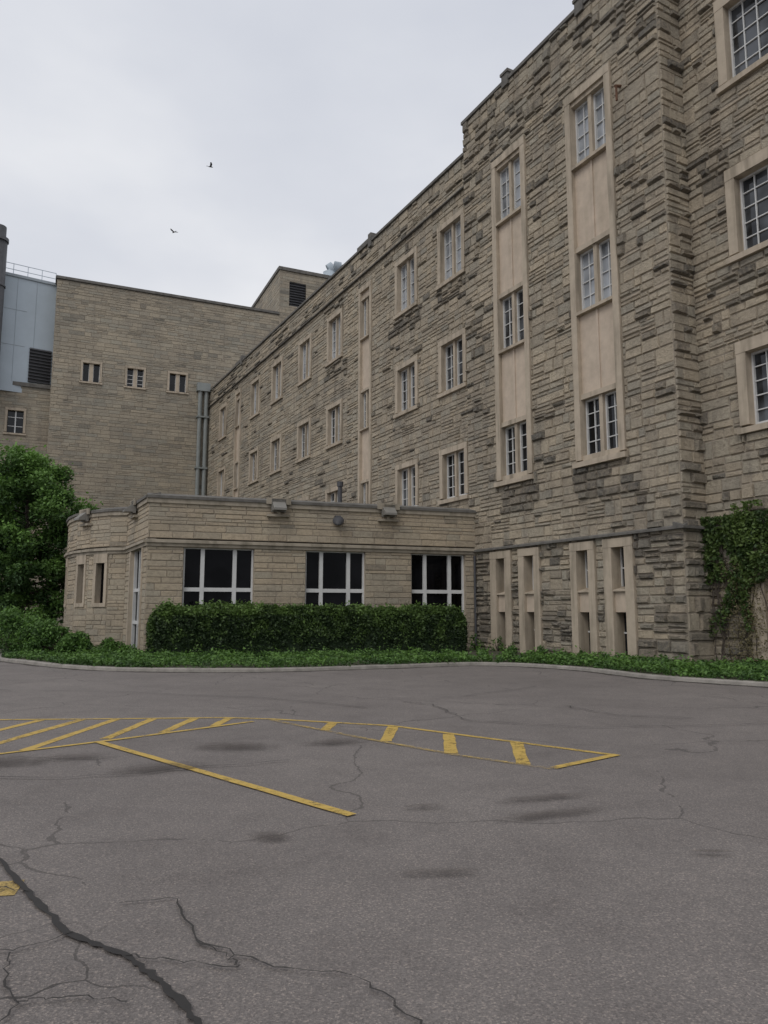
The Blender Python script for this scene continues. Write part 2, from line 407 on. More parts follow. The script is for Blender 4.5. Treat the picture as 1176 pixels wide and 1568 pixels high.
def darkW(s,z):
    nz=noise.noise(Vector((s*.4,z*.45,8.1)))
    p=.03+max(0,nz-.15)*.5
    if z>21.2: p+=.15
    if s<0: p+=.05+(.3 if z<4 else 0)+(.5 if (10.3<z<11.7) and -4.2<s<-1.2 else 0)
    for cx in wins[:3]:
        if abs(s-cx)<1.5 and (16.0<z<17.1): p+=.65
        if abs(s-cx)<1.5 and (19.8<z<20.9): p+=.15
    return p
stone_wall("right_wall",FW,-12,-.15,-.3,22.9,[o for o in opsW if o[0]<0],bld,M_stone,dark=darkW)
stone_wall("wing_wall_near",FW,10.4,24.5,-.3,22.7,[o for o in opsW if o[0]>5],bld,M_stone,dark=darkW)
stone_wall("wing_wall_far",FW,24.5,55.6,-.3,22.7,[o for o in opsW if o[0]>5],bld,M_stone,lmin=.5,lmax=1.4,hs=(.22,.28,.36),dark=darkW,prot=(.015,.046))
CO.slope(FW,10.4,21.2,-.5,.14,22.7,22.84,22.92); CO.slope(FW,23.0,45.1,-.5,.14,22.7,22.84,22.92); CO.slope(FW,47.0,55.8,-.5,.14,22.7,22.84,22.92)
for (a,b) in ((21.2,23.0),(45.1,47.0)):
    CO.box(FW,a,a+.35,-.5,.18,22.4,23.2); CO.slope(FW,a+.35,b,-.5,.16,22.7,23.0,23.12)
CO.slope(FW,10.4,55.7,-.1,.18,21.08,21.13,21.24)
CO.slope(FW,-12,-.15,-.2,.18,3.95,4.02,4.16); CO.slope(FW,-12,-.15,-.5,.14,22.9,23.1,23.2)
B=Geo()
B.box(FW,-12,55.6,-14,-.5,22.2,22.4); B.box(FT,-.1,10.5,-1.2,-.5,22.3,22.42)
B.box(FW,-12,55.6,-14.2,-14,-.3,22.7); B.box(FW,-12.3,-12.01,-14,.0,-.3,22.7)
B.box(FW,55.61,55.9,-14,-.02,-.3,22.6)
B.obj("roof_and_back",M_roof,bld)
IN=Geo(); IN.quad(FW,-12,55.5,-.3,22.2,-1.2); IN.obj("interior_liner",M_metal_dk,bld)
SP=Geo(); SP.tube(FT.w(1.4,.0,18.9),FT.w(1.4,.3,18.8),.05,.05); SP.tube(FT.w(1.4,.25,18.82),FT.w(1.4,.25,18.3),.04,.04)
SP.obj("drain_spout",simple("rusty_iron",(.12,.06,.035),.9,.3,8),bld)

# ------------------------------------------------------------------ background buildings
LP=(-17,71.1); lu=(-.9135,-.4067); ln=(.4067,-.9135)
FB=Frame(LP,lu,ln)
bg=empty("background_stone_building")
T2=Geo();MU2=Geo();GL2=Geo();CO2=Geo();B2=Geo();LV=Geo()
def louvre(F,s0,s1,z0,z1,d=-.1,step=.28):
    LV.quad(F,s0,s1,z0,z1,d-.12)
    z=z0
    while z<z1-.05: LV.slope(F,s0,s1,d-.1,d+.08,z,z+.03,z+.16); z+=step
opsB=[(9.9,11.74,22.2,24.35),(6.03,7.88,22.2,24.35),(2.11,4.03,22.2,24.35)]
for bi,(a,b,z0,z1) in enumerate(opsB):
    T2.box(FB,a,a+.18,-.4,.08,z0+.22,z1-.22);T2.box(FB,b-.18,b,-.4,.08,z0+.22,z1-.22)
    T2.box(FB,a,b,-.4,.09,z1-.22,z1);T2.slope(FB,a-.08,b+.08,-.4,.15,z0,z0+.15,z0+.24)
    m=(a+b)/2; T2.box(FB,m-.16,m+.16,-.35,-.04,z0+.22,z1-.22)
    GL2.quad(FB,a+.15,b-.15,z0+.2,z1-.2,-.28)
    for x0,x1 in ((a+.18,m-.16),(m+.16,b-.18)):
        MU2.box(FB,x0,x0+.05,-.27,-.2,z0+.22,z1-.22); MU2.box(FB,x1-.05,x1,-.27,-.2,z0+.22,z1-.22)
        if bi==1:
            for zq in (.5,.9,1.3): MU2.box(FB,x0+.05,x1-.05,-.275,-.22,z0+zq,z0+zq+.05)
drk=lambda s,z:.04+.12*max(0,noise.noise(Vector((s*.2,z*.25,2))))
stone_wall("front",FB,-7,14.1,-.3,31.7,opsB,bg,M_stone_far,hs=(.26,.32,.4),lmin=.5,lmax=1.4,prot=(.015,.04),dark=drk,split=.2,gap=.01)
FBs=Frame(FB.w(14.1,0,0)[:2],(-.4067,.9135),(-.9135,-.4067))
stone_wall("side",FBs,0,18,-.3,31.7,[],bg,M_stone_far,hs=(.32,.4),lmin=.8,lmax=1.9,prot=(.01,.03),dark=drk,split=.1)
CO2.box(FB,-6.8,14.2,-.5,.16,31.75,32.0); CO2.box(FBs,.1,18,-.5,.16,31.752,32.002)
B2.box(FB,-7,14.05,-18,-.3,31,31.3)
FPs=Frame(FB.w(-6.8,.02,0)[:2],(-.4067,.9135),(-.9135,-.4067))
FPf=Frame(FB.w(0,.02,0)[:2],lu,ln)
opP=[(-9.65,-7.85,32.9,35.5)]
stone_wall("penthouse_front",FPf,-14,-6.8,28,36.6,opP,bg,M_stone_far,hs=(.3,.38),lmin=.7,lmax=1.7,prot=(.01,.03),dark=drk,split=.1)
stone_wall("penthouse_side",FPs,0,12,31.3,36.6,[],bg,M_stone_far,hs=(.32,.42),lmin=.8,lmax=1.7,prot=(.01,.03),dark=drk,split=.1)
louvre(FPf,-9.65,-7.85,32.9,35.5)
CO2.box(FPf,-14,-6.66,-.6,.16,36.6,36.95); CO2.box(FPs,.2,12,-.6,.15,36.602,36.952)
B2.box(FPf,-14,-6.9,-12,-.3,36.2,36.5)
FB2=Frame(FB.w(0,-1.2,0)[:2],lu,ln)
opL=[(16.0,17.7,17.1,19.55),(21.5,23.2,17.1,19.55),(16.0,17.7,9.5,12.0)]
stone_wall("low_block",FB2,14.1,30,-.3,21.6,opL,bg,M_stone_far,hs=(.26,.34),lmin=.6,lmax=1.6,prot=(.01,.035),dark=drk,split=.15)
for (a,b,z0,z1) in opL:
    T2.box(FB2,a,a+.2,-.4,.08,z0+.22,z1-.22);T2.box(FB2,b-.2,b,-.4,.08,z0+.22,z1-.22)
    T2.box(FB2,a,b,-.4,.09,z1-.22,z1);T2.slope(FB2,a-.08,b+.08,-.4,.15,z0,z0+.15,z0+.24)
    GL2.quad(FB2,a+.2,b-.2,z0+.2,z1-.2,-.28); m=(a+b)/2
    MU2.box(FB2,m-.05,m+.05,-.27,-.15,z0+.2,z1-.2)
    for i in (1,2): z=z0+(z1-z0)*i/3; MU2.box(FB2,a+.25,b-.25,-.272,-.2,z-.03,z+.03)
CO2.box(FB2,14.1,30,-1.4,.14,21.6,21.95)
PI=Geo()
for s in (.35,.95):
    p=FB.w(s,.3,0); PI.cyl(p,.2,0,22.6,12)
PI.box(FB,.05,1.3,.06,.62,22.6,23.4)
for z in (5,10,15,20): PI.box(FB,.08,1.25,.06,.56,z,z+.15)
PI.obj("downpipes",M_pipe,bg)
T2.obj("window_surrounds",M_trim,bg); MU2.obj("window_frames",M_white,bg); GL2.obj("window_glass",M_gl_dark,bg)
CO2.obj("copings",M_coping,bg); B2.obj("roofs",M_roof,bg); LV.obj("louvre_vent",M_metal_dk,bg)

mc=empty("metal_clad_building")
G=Geo(); J=Geo(); a=math.radians(10)
FM=Frame(FB.w(14.2,-1.6,0)[:2],(lu[0]*math.cos(a)-lu[1]*math.sin(a),lu[0]*math.sin(a)+lu[1]*math.cos(a)),(ln[0]*math.cos(a)-ln[1]*math.sin(a),ln[0]*math.sin(a)+ln[1]*math.cos(a)))
G.box(FM,-1,14,-12,0,21.0,31.7)
for i in range(1,9): J.box(FM,i*1.6-.015,i*1.6+.015,0,.03,21.9,31.6)
for z in (25.3,28.6): J.box(FM,2.3,14,0,.025,z-.015,z+.015)
J.box(FM,-1,14,-.3,.12,31.65,31.9)
G.obj("wall_panels",M_metal_lt,mc); J.obj("panel_joints",simple("grey_trim",(.33,.37,.4),.6,.05),mc)
LV=Geo(); louvre(FM,.05,1.9,22.1,25.3,.16,.3); LV.obj("louvre_vent",M_metal_dk,mc)
R=Geo()
for i in range(12): p=FM.w(i*1.2,-.3,0); R.cyl(p,.03,31.9,33.0,6)
for z in (32.45,33.0): R.tube(FM.w(0,-.3,z),FM.w(13.2,-.3,z),.03,.03,6)
R.obj("roof_railing",M_metal_lt,mc)
st=empty("exhaust_stack"); G=Geo(); p=FM.w(5.1,.9,0); G.cyl(p,.75,20,34.2,18); G.cyl(p,.85,34.2,34.5,18); G.cyl(p,.6,34.5,35.6,18)
G.cyl(p,.82,30,30.15,18)
G.obj("stack_tube",M_metal_dk,st,True)
vd=empty("roof_exhaust_duct"); G=Geo(); q=FPf.w(-12.6,-.8,0); G.cyl(q,.75,36.5,37.6,16)
pts=[Vector((q[0],q[1],37.5)),Vector((q[0]-.1,q[1]-.1,37.9)),Vector((q[0]+.4,q[1]-.1,38.25)),Vector((q[0]+1.1,q[1]-.1,38.1)),Vector((q[0]+1.5,q[1]-.1,37.6))]
for i in range(4): G.tube(pts[i],pts[i+1],.7,.7,14)
G.obj("duct",M_metal_lt,vd,True)

# ------------------------------------------------------------------ annex
an=empty("single_storey_annex")
T3=Geo();MU3=Geo();GL3=Geo();CO3=Geo();BD=Geo()
FA=Frame((3.75,30.6),(-.942,-.336),(.336,-.942))
opsA=[(9.05,11.55,.9,3.86),(4.75,7.1,.9,3.86),(.5,2.83,.9,3.86)]
drA=lambda s,z:.03+(.15 if z>5.2 else 0)
kw=dict(hs=(.13,.17,.21,.25),lmin=.4,lmax=1.2,prot=(.012,.034),dark=drA,split=.2,gap=.006)
stone_wall("front_wall",FA,-1.5,12.8,-.2,3.86,opsA,an,M_stone_annex,**kw)
stone_wall("front_parapet",FA,-1.5,12.8,4.15,5.5,[],an,M_stone_annex,**kw)
def bands(F,s0,s1):
    BD.box(F,s0,s1,-.3,.07,3.86,3.98); BD.slope(F,s0,s1,-.3,.15,3.98,4.08,4.16)
    CO3.slope(F,s0,s1,-.4,.13,5.56,5.66,5.80); BD.box(F,s0,s1,-.3,.08,5.40,5.56)
bands(FA,-1.5,12.86)
for (a,b,z0,z1) in opsA:
    GL3.quad(FA,a,b,z0,z1,-.25)
    for x0,x1 in ((a,a+.06),(b-.06,b),(a+(b-a)*.27-.07,a+(b-a)*.27+.07),(a+(b-a)*.73-.07,a+(b-a)*.73+.07)): MU3.box(FA,x0,x1,-.24,-.14,z0,z1)
    MU3.box(FA,a+.06,b-.06,-.245,-.15,2.28,2.42); MU3.box(FA,a+.06,b-.06,-.246,-.15,z1-.06,z1)
    T3.box(FA,a-.02,a,-.25,.0,z0,z1);T3.box(FA,b,b+.02,-.25,.0,z0,z1);T3.box(FA,a,b,-.25,0,z1-.02,z1-.001);T3.slope(FA,a-.05,b+.05,-.25,.1,z0-.15,z0-.06,z0)
chain=[FA.w(12.8,0,0)[:2],(-10.25,29.9)]
arc=[(-11.0,30.05),(-12.05,30.7),(-12.95,31.6),(-13.7,32.7),(-14.3,33.9),(-14.75,35.2),(-15.05,36.6),(-15.1,38.2),(-14.8,40.5)]
chain+=arc
def facing(p,uu):
    nn=(-uu[1],uu[0])
    return nn if nn[0]*-1+nn[1]*-.5>=0 else (uu[1],-uu[0])
for i in range(len(chain)-1):
    p,q=chain[i],chain[i+1]; L=math.hypot(q[0]-p[0],q[1]-p[1]); uu=((q[0]-p[0])/L,(q[1]-p[1])/L)
    F=Frame(p,uu,facing(p,uu)); ops=[]
    if i==0: ops=[(.75,2.95,.0,3.86)]
    if i==2: ops=[(.2,.72,1.9,3.5)]
    if i==3: ops=[(.35,.95,1.9,3.5)]
    if i==5: ops=[(.3,.9,1.9,3.5)]
    stone_wall("end_wall_%d"%i,F,0,L,-.2,3.86,ops,an,M_stone_annex,**kw)
    stone_wall("end_parapet_%d"%i,F,0,L,4.15,5.5,[],an,M_stone_annex,**kw)
    bands(F,0.001*i,L+.03+.001*i)
    for (a,b,z0,z1) in ops:
        GL3.quad(F,a,b,z0,z1,-.22)
        T3.box(F,a-.16,a,-.25,.06,z0,z1);T3.box(F,b,b+.16,-.25,.06,z0,z1);T3.box(F,a-.16,b+.16,-.25,.07,z0-.15,z0)
        if i>0: T3.box(F,a-.16,b+.16,-.25,.07,z1,z1+.36)
        if i==0:
            for x in (a,(a+b)/2,b-.08): MU3.box(F,x,x+.09,-.21,-.1,z0,z1)
            for z in (1.1,2.3): MU3.box(F,a+.09,b-.08,-.205,-.12,z,z+.12)
roofpts=[FA.w(-1.5,-.3,5.3)]+[(c[0]+(.25 if i else .15),c[1]+.25,5.3) for i,c in enumerate(chain)]+[(-6,44,5.3),(2,44,5.3)]
mesh_obj("flat_roof",roofpts,[tuple(range(len(roofpts)))],M_roof,an)
T3.obj("window_reveals",M_trim,an); MU3.obj("window_frames",M_white,an); GL3.obj("window_glass",M_gl_dim,an)
CO3.obj("coping",M_coping,an); BD.obj("string_band",M_band,an)
FP=Geo(); FP.cyl(FA.w(5.2,-2,0)[:2],.09,5.3,6.7,8); FP.cyl(FA.w(5.2,-2,0)[:2],.13,6.7,6.9,8); FP.obj("flue_pipe",M_metal_dk,an)
DP=Geo(); DP.cyl(FA.w(.12,.12,0)[:2],.05,0,3.8,8); DP.obj("downpipe",M_metal_dk,an)
def flood(F,s):
    e=empty("floodlight"); g=Geo(); h=Geo()
    g.box(F,s-.42,s+.42,.0,.2,5.06,5.15); g.box(F,s-.06,s+.06,.02,.2,5.15,5.3)
    h.slope(F,s-.24,s+.24,.14,.5,5.28,5.36,5.66); h.box(F,s-.27,s+.27,.1,.2,5.24,5.72); h.box(F,s-.2,s+.2,-.02,.1,5.34,5.62)
    g.box(F,s-.46,s+.46,.145,.2,5.52,5.76)
    g.obj("bracket",M_band,e); h.obj("lamp_head",M_fix,e)
flood(FA,8.2); flood(FA,3.85)
uu0=((chain[1][0]-chain[0][0]),(chain[1][1]-chain[0][1])); L0=math.hypot(*uu0); uu0=(uu0[0]/L0,uu0[1]/L0)
flood(Frame(chain[0],uu0,facing(None,uu0)),2.2)
p,q=chain[3],chain[4]; L=math.hypot(q[0]-p[0],q[1]-p[1]); uu=((q[0]-p[0])/L,(q[1]-p[1])/L); flood(Frame(p,uu,facing(p,uu)),.3)
e=empty("wall_dome_lamp"); g=Geo(); c=FA.w(5.9,.2,5.0)
for k in range(8):
    a0=math.pi*k/8-math.pi/2; a1=math.pi*(k+1)/8-math.pi/2
    g.cyl(c[:2],.22*math.cos(a0)+.001,5.0+.19*math.sin(a0),5.0+.19*math.sin(a1),16,.22*math.cos(a1)+.001)
g.obj("dome",M_metal_dk,e,True); g=Geo(); g.box(FA,5.8,6.0,.0,.2,4.95,5.2); g.obj("wall_mount",M_metal_dk,e)

T.obj("stone_window_trim",M_trim,bld); P.obj("spandrel_panels",M_panel,bld); MU.obj("window_frames",M_white,bld)
GLs['d'].obj("glass_dark",M_gl_dark,bld); GLs['m'].obj("glass_grey",M_gl_mid,bld); GLs['l'].obj("glass_pale",M_gl_lt,bld)  # pale panes have curtains and reflected sky painted as glass colour
CO.obj("copings_and_string_course",M_coping,bld)

# ------------------------------------------------------------------ ground
mesh_obj("ground",[(-700,-300,-.06),(700,-300,-.06),(700,900,-.06),(-700,900,-.06)],[(0,1,2,3)],M_soil)
mesh_obj("asphalt_parking_lot",[(-90,-40,0),(90,-40,0),(90,140,0),(-90,140,0)],[(0,1,2,3)],M_asph)
kp=[(-34,46),(-24,40.5),(-18.5,36.2),(-15.8,32.0),(-14.0,28.0),(-12.6,24.9),(-10.45,22.75),(-8.6,21.2),(-6.73,20.3),(-3.26,20.1),(.22,21.4),(2.6,22.4),(4.2,21.8),(5.4,20.3),(6.34,18.04),(8.11,16.2),(10.5,14.0),(14,10.5),(20,4)]
def catmull(pts,k=6):
    out=[]
    for i in range(1,len(pts)-2):
        a,b,c,d=[Vector(p) for p in pts[i-1:i+3]]
        for j in range(k):
            t=j/k; out.append(.5*((2*b)+(c-a)*t+(2*a-5*b+4*c-d)*t*t+(3*b-a-3*c+d)*t**3))
    out.append(Vector(pts[-2])); return out
kc=catmull([(-44,50)]+kp+[(26,-3)],6)
def sweep(path,prof,name,mat):
    v=[];f=[];m=len(prof)
    for i,p in enumerate(path):
        t=(path[min(i+1,len(path)-1)]-path[max(i-1,0)]).normalized(); nn=Vector((-t.y,t.x))
        wz=.02*noise.noise(Vector((p.x*.5,p.y*.5,0)))
        for (o,z) in prof: q=p+nn*o; v.append((q.x,q.y,z+(wz if z>.06 else 0)))
    for i in range(len(path)-1):
        for j in range(m-1): a=i*m+j; f.append((a,a+1,a+m+1,a+m))
    return mesh_obj(name,v,f,mat)
sweep(kc,[(0,-.02),(.015,.07),(.04,.095),(.14,.10),(.15,.03)],"kerb",M_concrete)
bedv=[]
for i,p in enumerate(kc):
    t=(kc[min(i+1,len(kc)-1)]-kc[max(i-1,0)]).normalized(); q=p+Vector((-t.y,t.x))*.13; bedv.append((q.x,q.y,.07))
bedv+= [(60,4,.07),(60,110,.07),(-60,110,.07),(-60,70,.07)]
mesh_obj("planting_bed",bedv,[tuple(range(len(bedv)))],M_soil)

def ribbon(name,pts,w,mat,z,parent,jag=0,sub=1,wvar=0):
    P=[Vector(p) for p in pts]; Q=[]
    for i in range(len(P)-1):
        for j in range(sub):
            q=P[i].lerp(P[i+1],j/sub)
            if jag and (i or j): q=q+Vector((random.uniform(-jag,jag),random.uniform(-jag,jag)))
            Q.append(q)
    Q.append(P[-1]); v=[];f=[]
    for i,p in enumerate(Q):
        t=(Q[min(i+1,len(Q)-1)]-Q[max(i-1,0)]).normalized(); nn=Vector((-t.y,t.x))*(w/2)*(1+random.uniform(-wvar,wvar))
        v+=[(p.x+nn.x,p.y+nn.y,z),(p.x-nn.x,p.y-nn.y,z)]
    for i in range(len(Q)-1): f.append((2*i,2*i+1,2*i+3,2*i+2))
    return mesh_obj(name,v,f,mat,parent)
ribbon("gutter_dirt",[(p.x,p.y) for p in kc],.45,worn("gutter_dirt",(.06,.052,.04),.50,4,.95,.12),.004,None,0,1,.3)
yl=empty("yellow_parking_markings")
ribbon("bay_line",[(-3.50,9.48),(-.25,6.15)],.10,M_yel,.012,yl,.005,14,.06)
ribbon("island_edge_far",[(-12,11.2),(-5.65,11.38),(-3.97,11.48),(-2.41,11.60),(-1.68,11.46),(.11,10.8),(2.58,8.64)],.09,M_yel,.006,yl)
ribbon("island_edge_near_a",[(-12,7.6),(-4.31,8.72),(-3.33,9.66),(-1.9,11.2)],.09,M_yel,.008,yl)
ribbon("island_edge_near_b",[(-1.66,11.35),(-.31,9.81),(.81,8.64),(1.71,7.91)],.08,M_yel_faint,.009,yl)
ribbon("island_edge_end",[(1.71,7.93),(2.60,8.66)],.10,M_yel,.010,yl)
for p,q,w in (((-6.8,9.6),(-6.5,11.3),.13),((-6.0,9.2),(-5.75,11.3),.13),((-5.35,9.3),(-5.05,11.35),.13),((-4.75,8.75),(-4.47,11.4),.13),((-4.15,8.95),(-3.97,11.42),.13),((-3.50,9.7),(-3.44,11.5),.13),((-2.93,10.2),(-2.83,11.52),.13),((-2.38,10.8),(-2.32,11.55),.13),
              ((-.80,10.4),(-.73,11.1),.14),((.02,9.55),(.13,10.75),.15),((.76,8.75),(.84,10.1),.15),((1.46,8.15),(1.62,9.5),.15)):
    ribbon("hatch",[p,q],w,M_yel,.004,yl,.006,8,.1)
ribbon("faded_patch",[(-2.6,4.5),(-2.12,4.62)],.26,M_yel_faint,.004,yl,.02,4,.2)
ck=empty("pavement_cracks")
ribbon("tar_crack",[(-3.2,5.7),(-2.46,5.07),(-2.02,4.52),(-1.59,3.99),(-1.21,3.74),(-.95,3.47),(-.73,3.17),(-.5,2.6)],.033,M_tar,.014,ck,.012,9,.55)
for k,pts in enumerate([[(-1.45,4.35),(-1.15,4.42),(-.92,3.92),(-.72,3.72),(-.66,3.6)],[(-.92,3.90),(-.5,3.62),(-.11,3.52),(.13,3.17),(.3,2.7)],
    [(-2.6,4.3),(-2.15,4.1),(-2.0,3.85),(-1.75,3.75),(-1.55,3.98)],[(-1.75,3.75),(-1.65,3.5),(-1.5,3.3),(-1.5,2.9)],[(-2.0,3.85),(-2.1,3.5),(-1.9,3.2)],[(-1.2,3.72),(-.9,3.66),(-.66,3.6)],
    [(-2.02,4.52),(-2.3,4.62),(-2.7,4.6)],[(-1.05,3.3),(-1.3,3.35),(-1.5,3.3)]]):
    ribbon("crack_%d"%k,pts,.009,M_crk,.016+.0004*k,ck,.02,7,.5)
for k,pts in enumerate([[(-9,15.6),(-5,15.1),(-2.0,14.0),(-.3,12.7)],[(.3,13.6),(.8,13.1),(1.25,11.2),(2.8,10.6),(5.27,10.9),(8,10.2)],[(3.04,13),(3.6,11.8),(4.6,11.5)],[(-.5,13.9),(1.4,14.3),(3.2,16.2)],[(6,14.5),(6.8,12.5),(9,10.6)],[(-7.5,8.2),(-3.0,7.4),(-1.0,8.3)]]):
    ribbon("long_crack_%d"%k,pts,.016,M_crk,.020+.0004*k,ck,.06,10,.5)
oi=empty("oil_stains")
for k,(x,y,a,b,r) in enumerate([(-1.75,9.1,.5,.3,0),(.32,4.82,.26,.06,.1),(1.4,6.68,.46,.08,.3),(1.32,6.15,.55,.10,.35),(-.8,5.55,.16,.1,0),(.33,6.36,.18,.08,0),(-3.4,8.45,.35,.2,.2),(2.16,5.2,.16,.04,0),(-2.3,7.86,.5,.25,.4),(-4.0,8.2,.5,.3,0),(5.2,9.0,.5,.25,0),(-.6,9.4,.4,.2,.3)]):
    v=[(math.cos(t*math.pi/12),math.sin(t*math.pi/12),0) for t in range(24)]
    o=mesh_obj("stain_%d"%k,v,[tuple(range(24))],M_stain,oi); o.location=(x,y,.026+.0005*k); o.scale=(a*1.4,b*1.4,1); o.rotation_euler=(0,0,r)

# ------------------------------------------------------------------ foliage
def leaves(name,pts,size,mat,parent=None,tone=None,upb=.4,aspect=.55):
    n=len(pts); a=rng.normal(size=(n,3)); a[:,2]+=upb*2; a/=np.linalg.norm(a,axis=1)[:,None]
    r=rng.normal(size=(n,3)); t=np.cross(a,r); t/=np.linalg.norm(t,axis=1)[:,None]; b=np.cross(a,t)
    sz=size*rng.uniform(.6,1.3,n)[:,None]; 
    V=np.stack([pts-t*sz,pts-b*sz*aspect+a*sz*.15,pts+t*sz,pts+b*sz*aspect+a*sz*.15],1).reshape(-1,3)
    tn=rng.uniform(0,1,n) if tone is None else np.clip(tone+rng.normal(0,.17,n),0,1)
    C=np.repeat(np.stack([tn,tn*0,tn*0,tn*0+1],1),4,0)
    f=np.arange(4*n).reshape(-1,4).tolist()
    return mesh_obj(name,V.tolist(),f,mat,parent,colors=C)
hd=empty("clipped_hedge")
TH0=1.35
def hp(t,phi,sh):
    c,s=math.cos(phi),math.sin(phi)
    x=math.copysign(abs(c)**.5,c)*.85*sh; z=abs(s)**.45*1.70*sh
    k=1+.10*noise.noise(Vector((t*1.1,phi*1.5,1)))+.07*noise.noise(Vector((t*4,phi*4,5)))
    e=min(1,max(.0,(t-TH0)/.5),max(0,(12.75-t)/.5))**.35
    return FA.w(t,1.35+x*k*(.5+.5*e),0)[:2]+(z*k*(.55+.45*e)+.05,)
pts=[];tn=[]
for i in range(46000):
    t=random.uniform(TH0,12.75); phi=random.uniform(0,math.pi) if random.random()<.6 else random.uniform(.0,math.pi*.62)
    sh=1-abs(random.gauss(0,.055))
    if random.random()<.05: sh=1+random.random()*.08
    p=hp(t,phi,sh); pts.append(p)
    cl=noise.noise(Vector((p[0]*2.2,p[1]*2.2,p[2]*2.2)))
    tn.append(.25+.65*cl+(.40 if p[2]>1.45 else 0)+(.25 if sh>1 else 0)-(1-min(sh,1))*2.2-.12*(p[2]<.7))  # depth shading painted as tone: lighter top, darker inner and low leaves
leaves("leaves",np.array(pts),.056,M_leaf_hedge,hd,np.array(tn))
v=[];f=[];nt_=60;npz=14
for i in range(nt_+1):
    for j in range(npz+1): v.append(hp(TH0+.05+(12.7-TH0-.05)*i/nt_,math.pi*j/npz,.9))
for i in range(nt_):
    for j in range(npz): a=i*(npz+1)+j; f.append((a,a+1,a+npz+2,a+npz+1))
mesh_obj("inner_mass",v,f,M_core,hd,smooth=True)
pts=[];tn=[]
i0=[i for i,p in enumerate(kc) if p.x>-15][0]; i1=[i for i,p in enumerate(kc) if p.x>9][0]
for k in range(62000):
    i=random.randint(i0,i1); p=kc[i].lerp(kc[min(i+1,len(kc)-1)],random.random())
    t=(kc[min(i+1,len(kc)-1)]-kc[max(i-1,0)]).normalized(); nn=Vector((-t.y,t.x))
    edge=.12+.22*max(0,noise.noise(Vector((p.x*1.3,p.y*1.3,7))))-.1*(random.random()<.15)
    d=edge+random.random()**1.2*5.2; q=p+nn*d
    den=noise.noise(Vector((q.x*.9,q.y*.9,0)))
    if den<-.35+(.25 if d<.5 else 0): continue
    hgt=.09+random.random()*(.14+.20*max(0,den))+(.2*random.random() if random.random()<.05 else 0)
    pts.append((q.x,q.y,hgt)); tn.append(.42+.7*noise.noise(Vector((q.x*1.5,q.y*1.5,4)))+(hgt-.2)*1.5)
leaves("groundcover_plants",np.array(pts),.05,M_leaf_gc,None,np.array(tn),.8)
def blob(name,c,r,nl,size,mat,clumps=22,low=.3):
    e=empty(name); P_=[];T_=[]
    for k in range(clumps):
        while True:
            d=Vector((random.uniform(-1,1),random.uniform(-1,1),random.uniform(-low,1)))
            if .3<d.length<1: break
        cc=Vector((c[0]+d.x*r[0],c[1]+d.y*r[1],c[2]+d.z*r[2])); cr=random.uniform(.28,.45)*min(r)
        tb=random.uniform(.1,.55)
        for _ in range(nl//clumps):
            g=Vector((random.gauss(0,1),random.gauss(0,1),random.gauss(0,1))).normalized()*cr*random.uniform(.5,1.05)
            if random.random()<.08: g*=1.5
            P_.append(tuple(cc+g)); T_.append(tb+.35*g.z/cr)  # shading put into leaf colour: clump tops lighter, undersides darker
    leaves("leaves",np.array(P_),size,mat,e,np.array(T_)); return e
def stems(e,base,c,r,n=7):
    g=Geo()
    for k in range(n):
        a=random.uniform(0,6.28); g.tube(base,(c[0]+math.cos(a)*r[0]*.6,c[1]+math.sin(a)*r[1]*.6,c[2]+random.uniform(0,r[2]*.6)),.03,.01,5)
    g.obj("stems",M_bark,e)
for c,r in (((-12.9,26.6,.55),(1.0,.9,.95)),((-11.6,26.2,.5),(.9,.8,.75)),((-14.3,29.5,.6),(1.0,1.0,1.0)),((-10.5,25.6,.3),(.6,.6,.5)),((-9.2,26.0,.2),(.4,.4,.5))):
    e=blob("shrub",c,r,4200,.055,M_leaf_gc,26); stems(e,(c[0],c[1],.05),c,r)
for s,d,k in ((8.5,.2,1.0),(7.6,.3,.7),(6.0,.25,.6),(3.9,.2,.5),(9.7,.4,.9),(.6,.25,.5)):
    c=FT.w(s,d,.12); e=blob("weed_clump",c,(.3*k,.3*k,.6*k),int(260*k),.045,M_leaf_gc,9); stems(e,(c[0],c[1],.05),c,(.2*k,.2*k,.5*k),4)
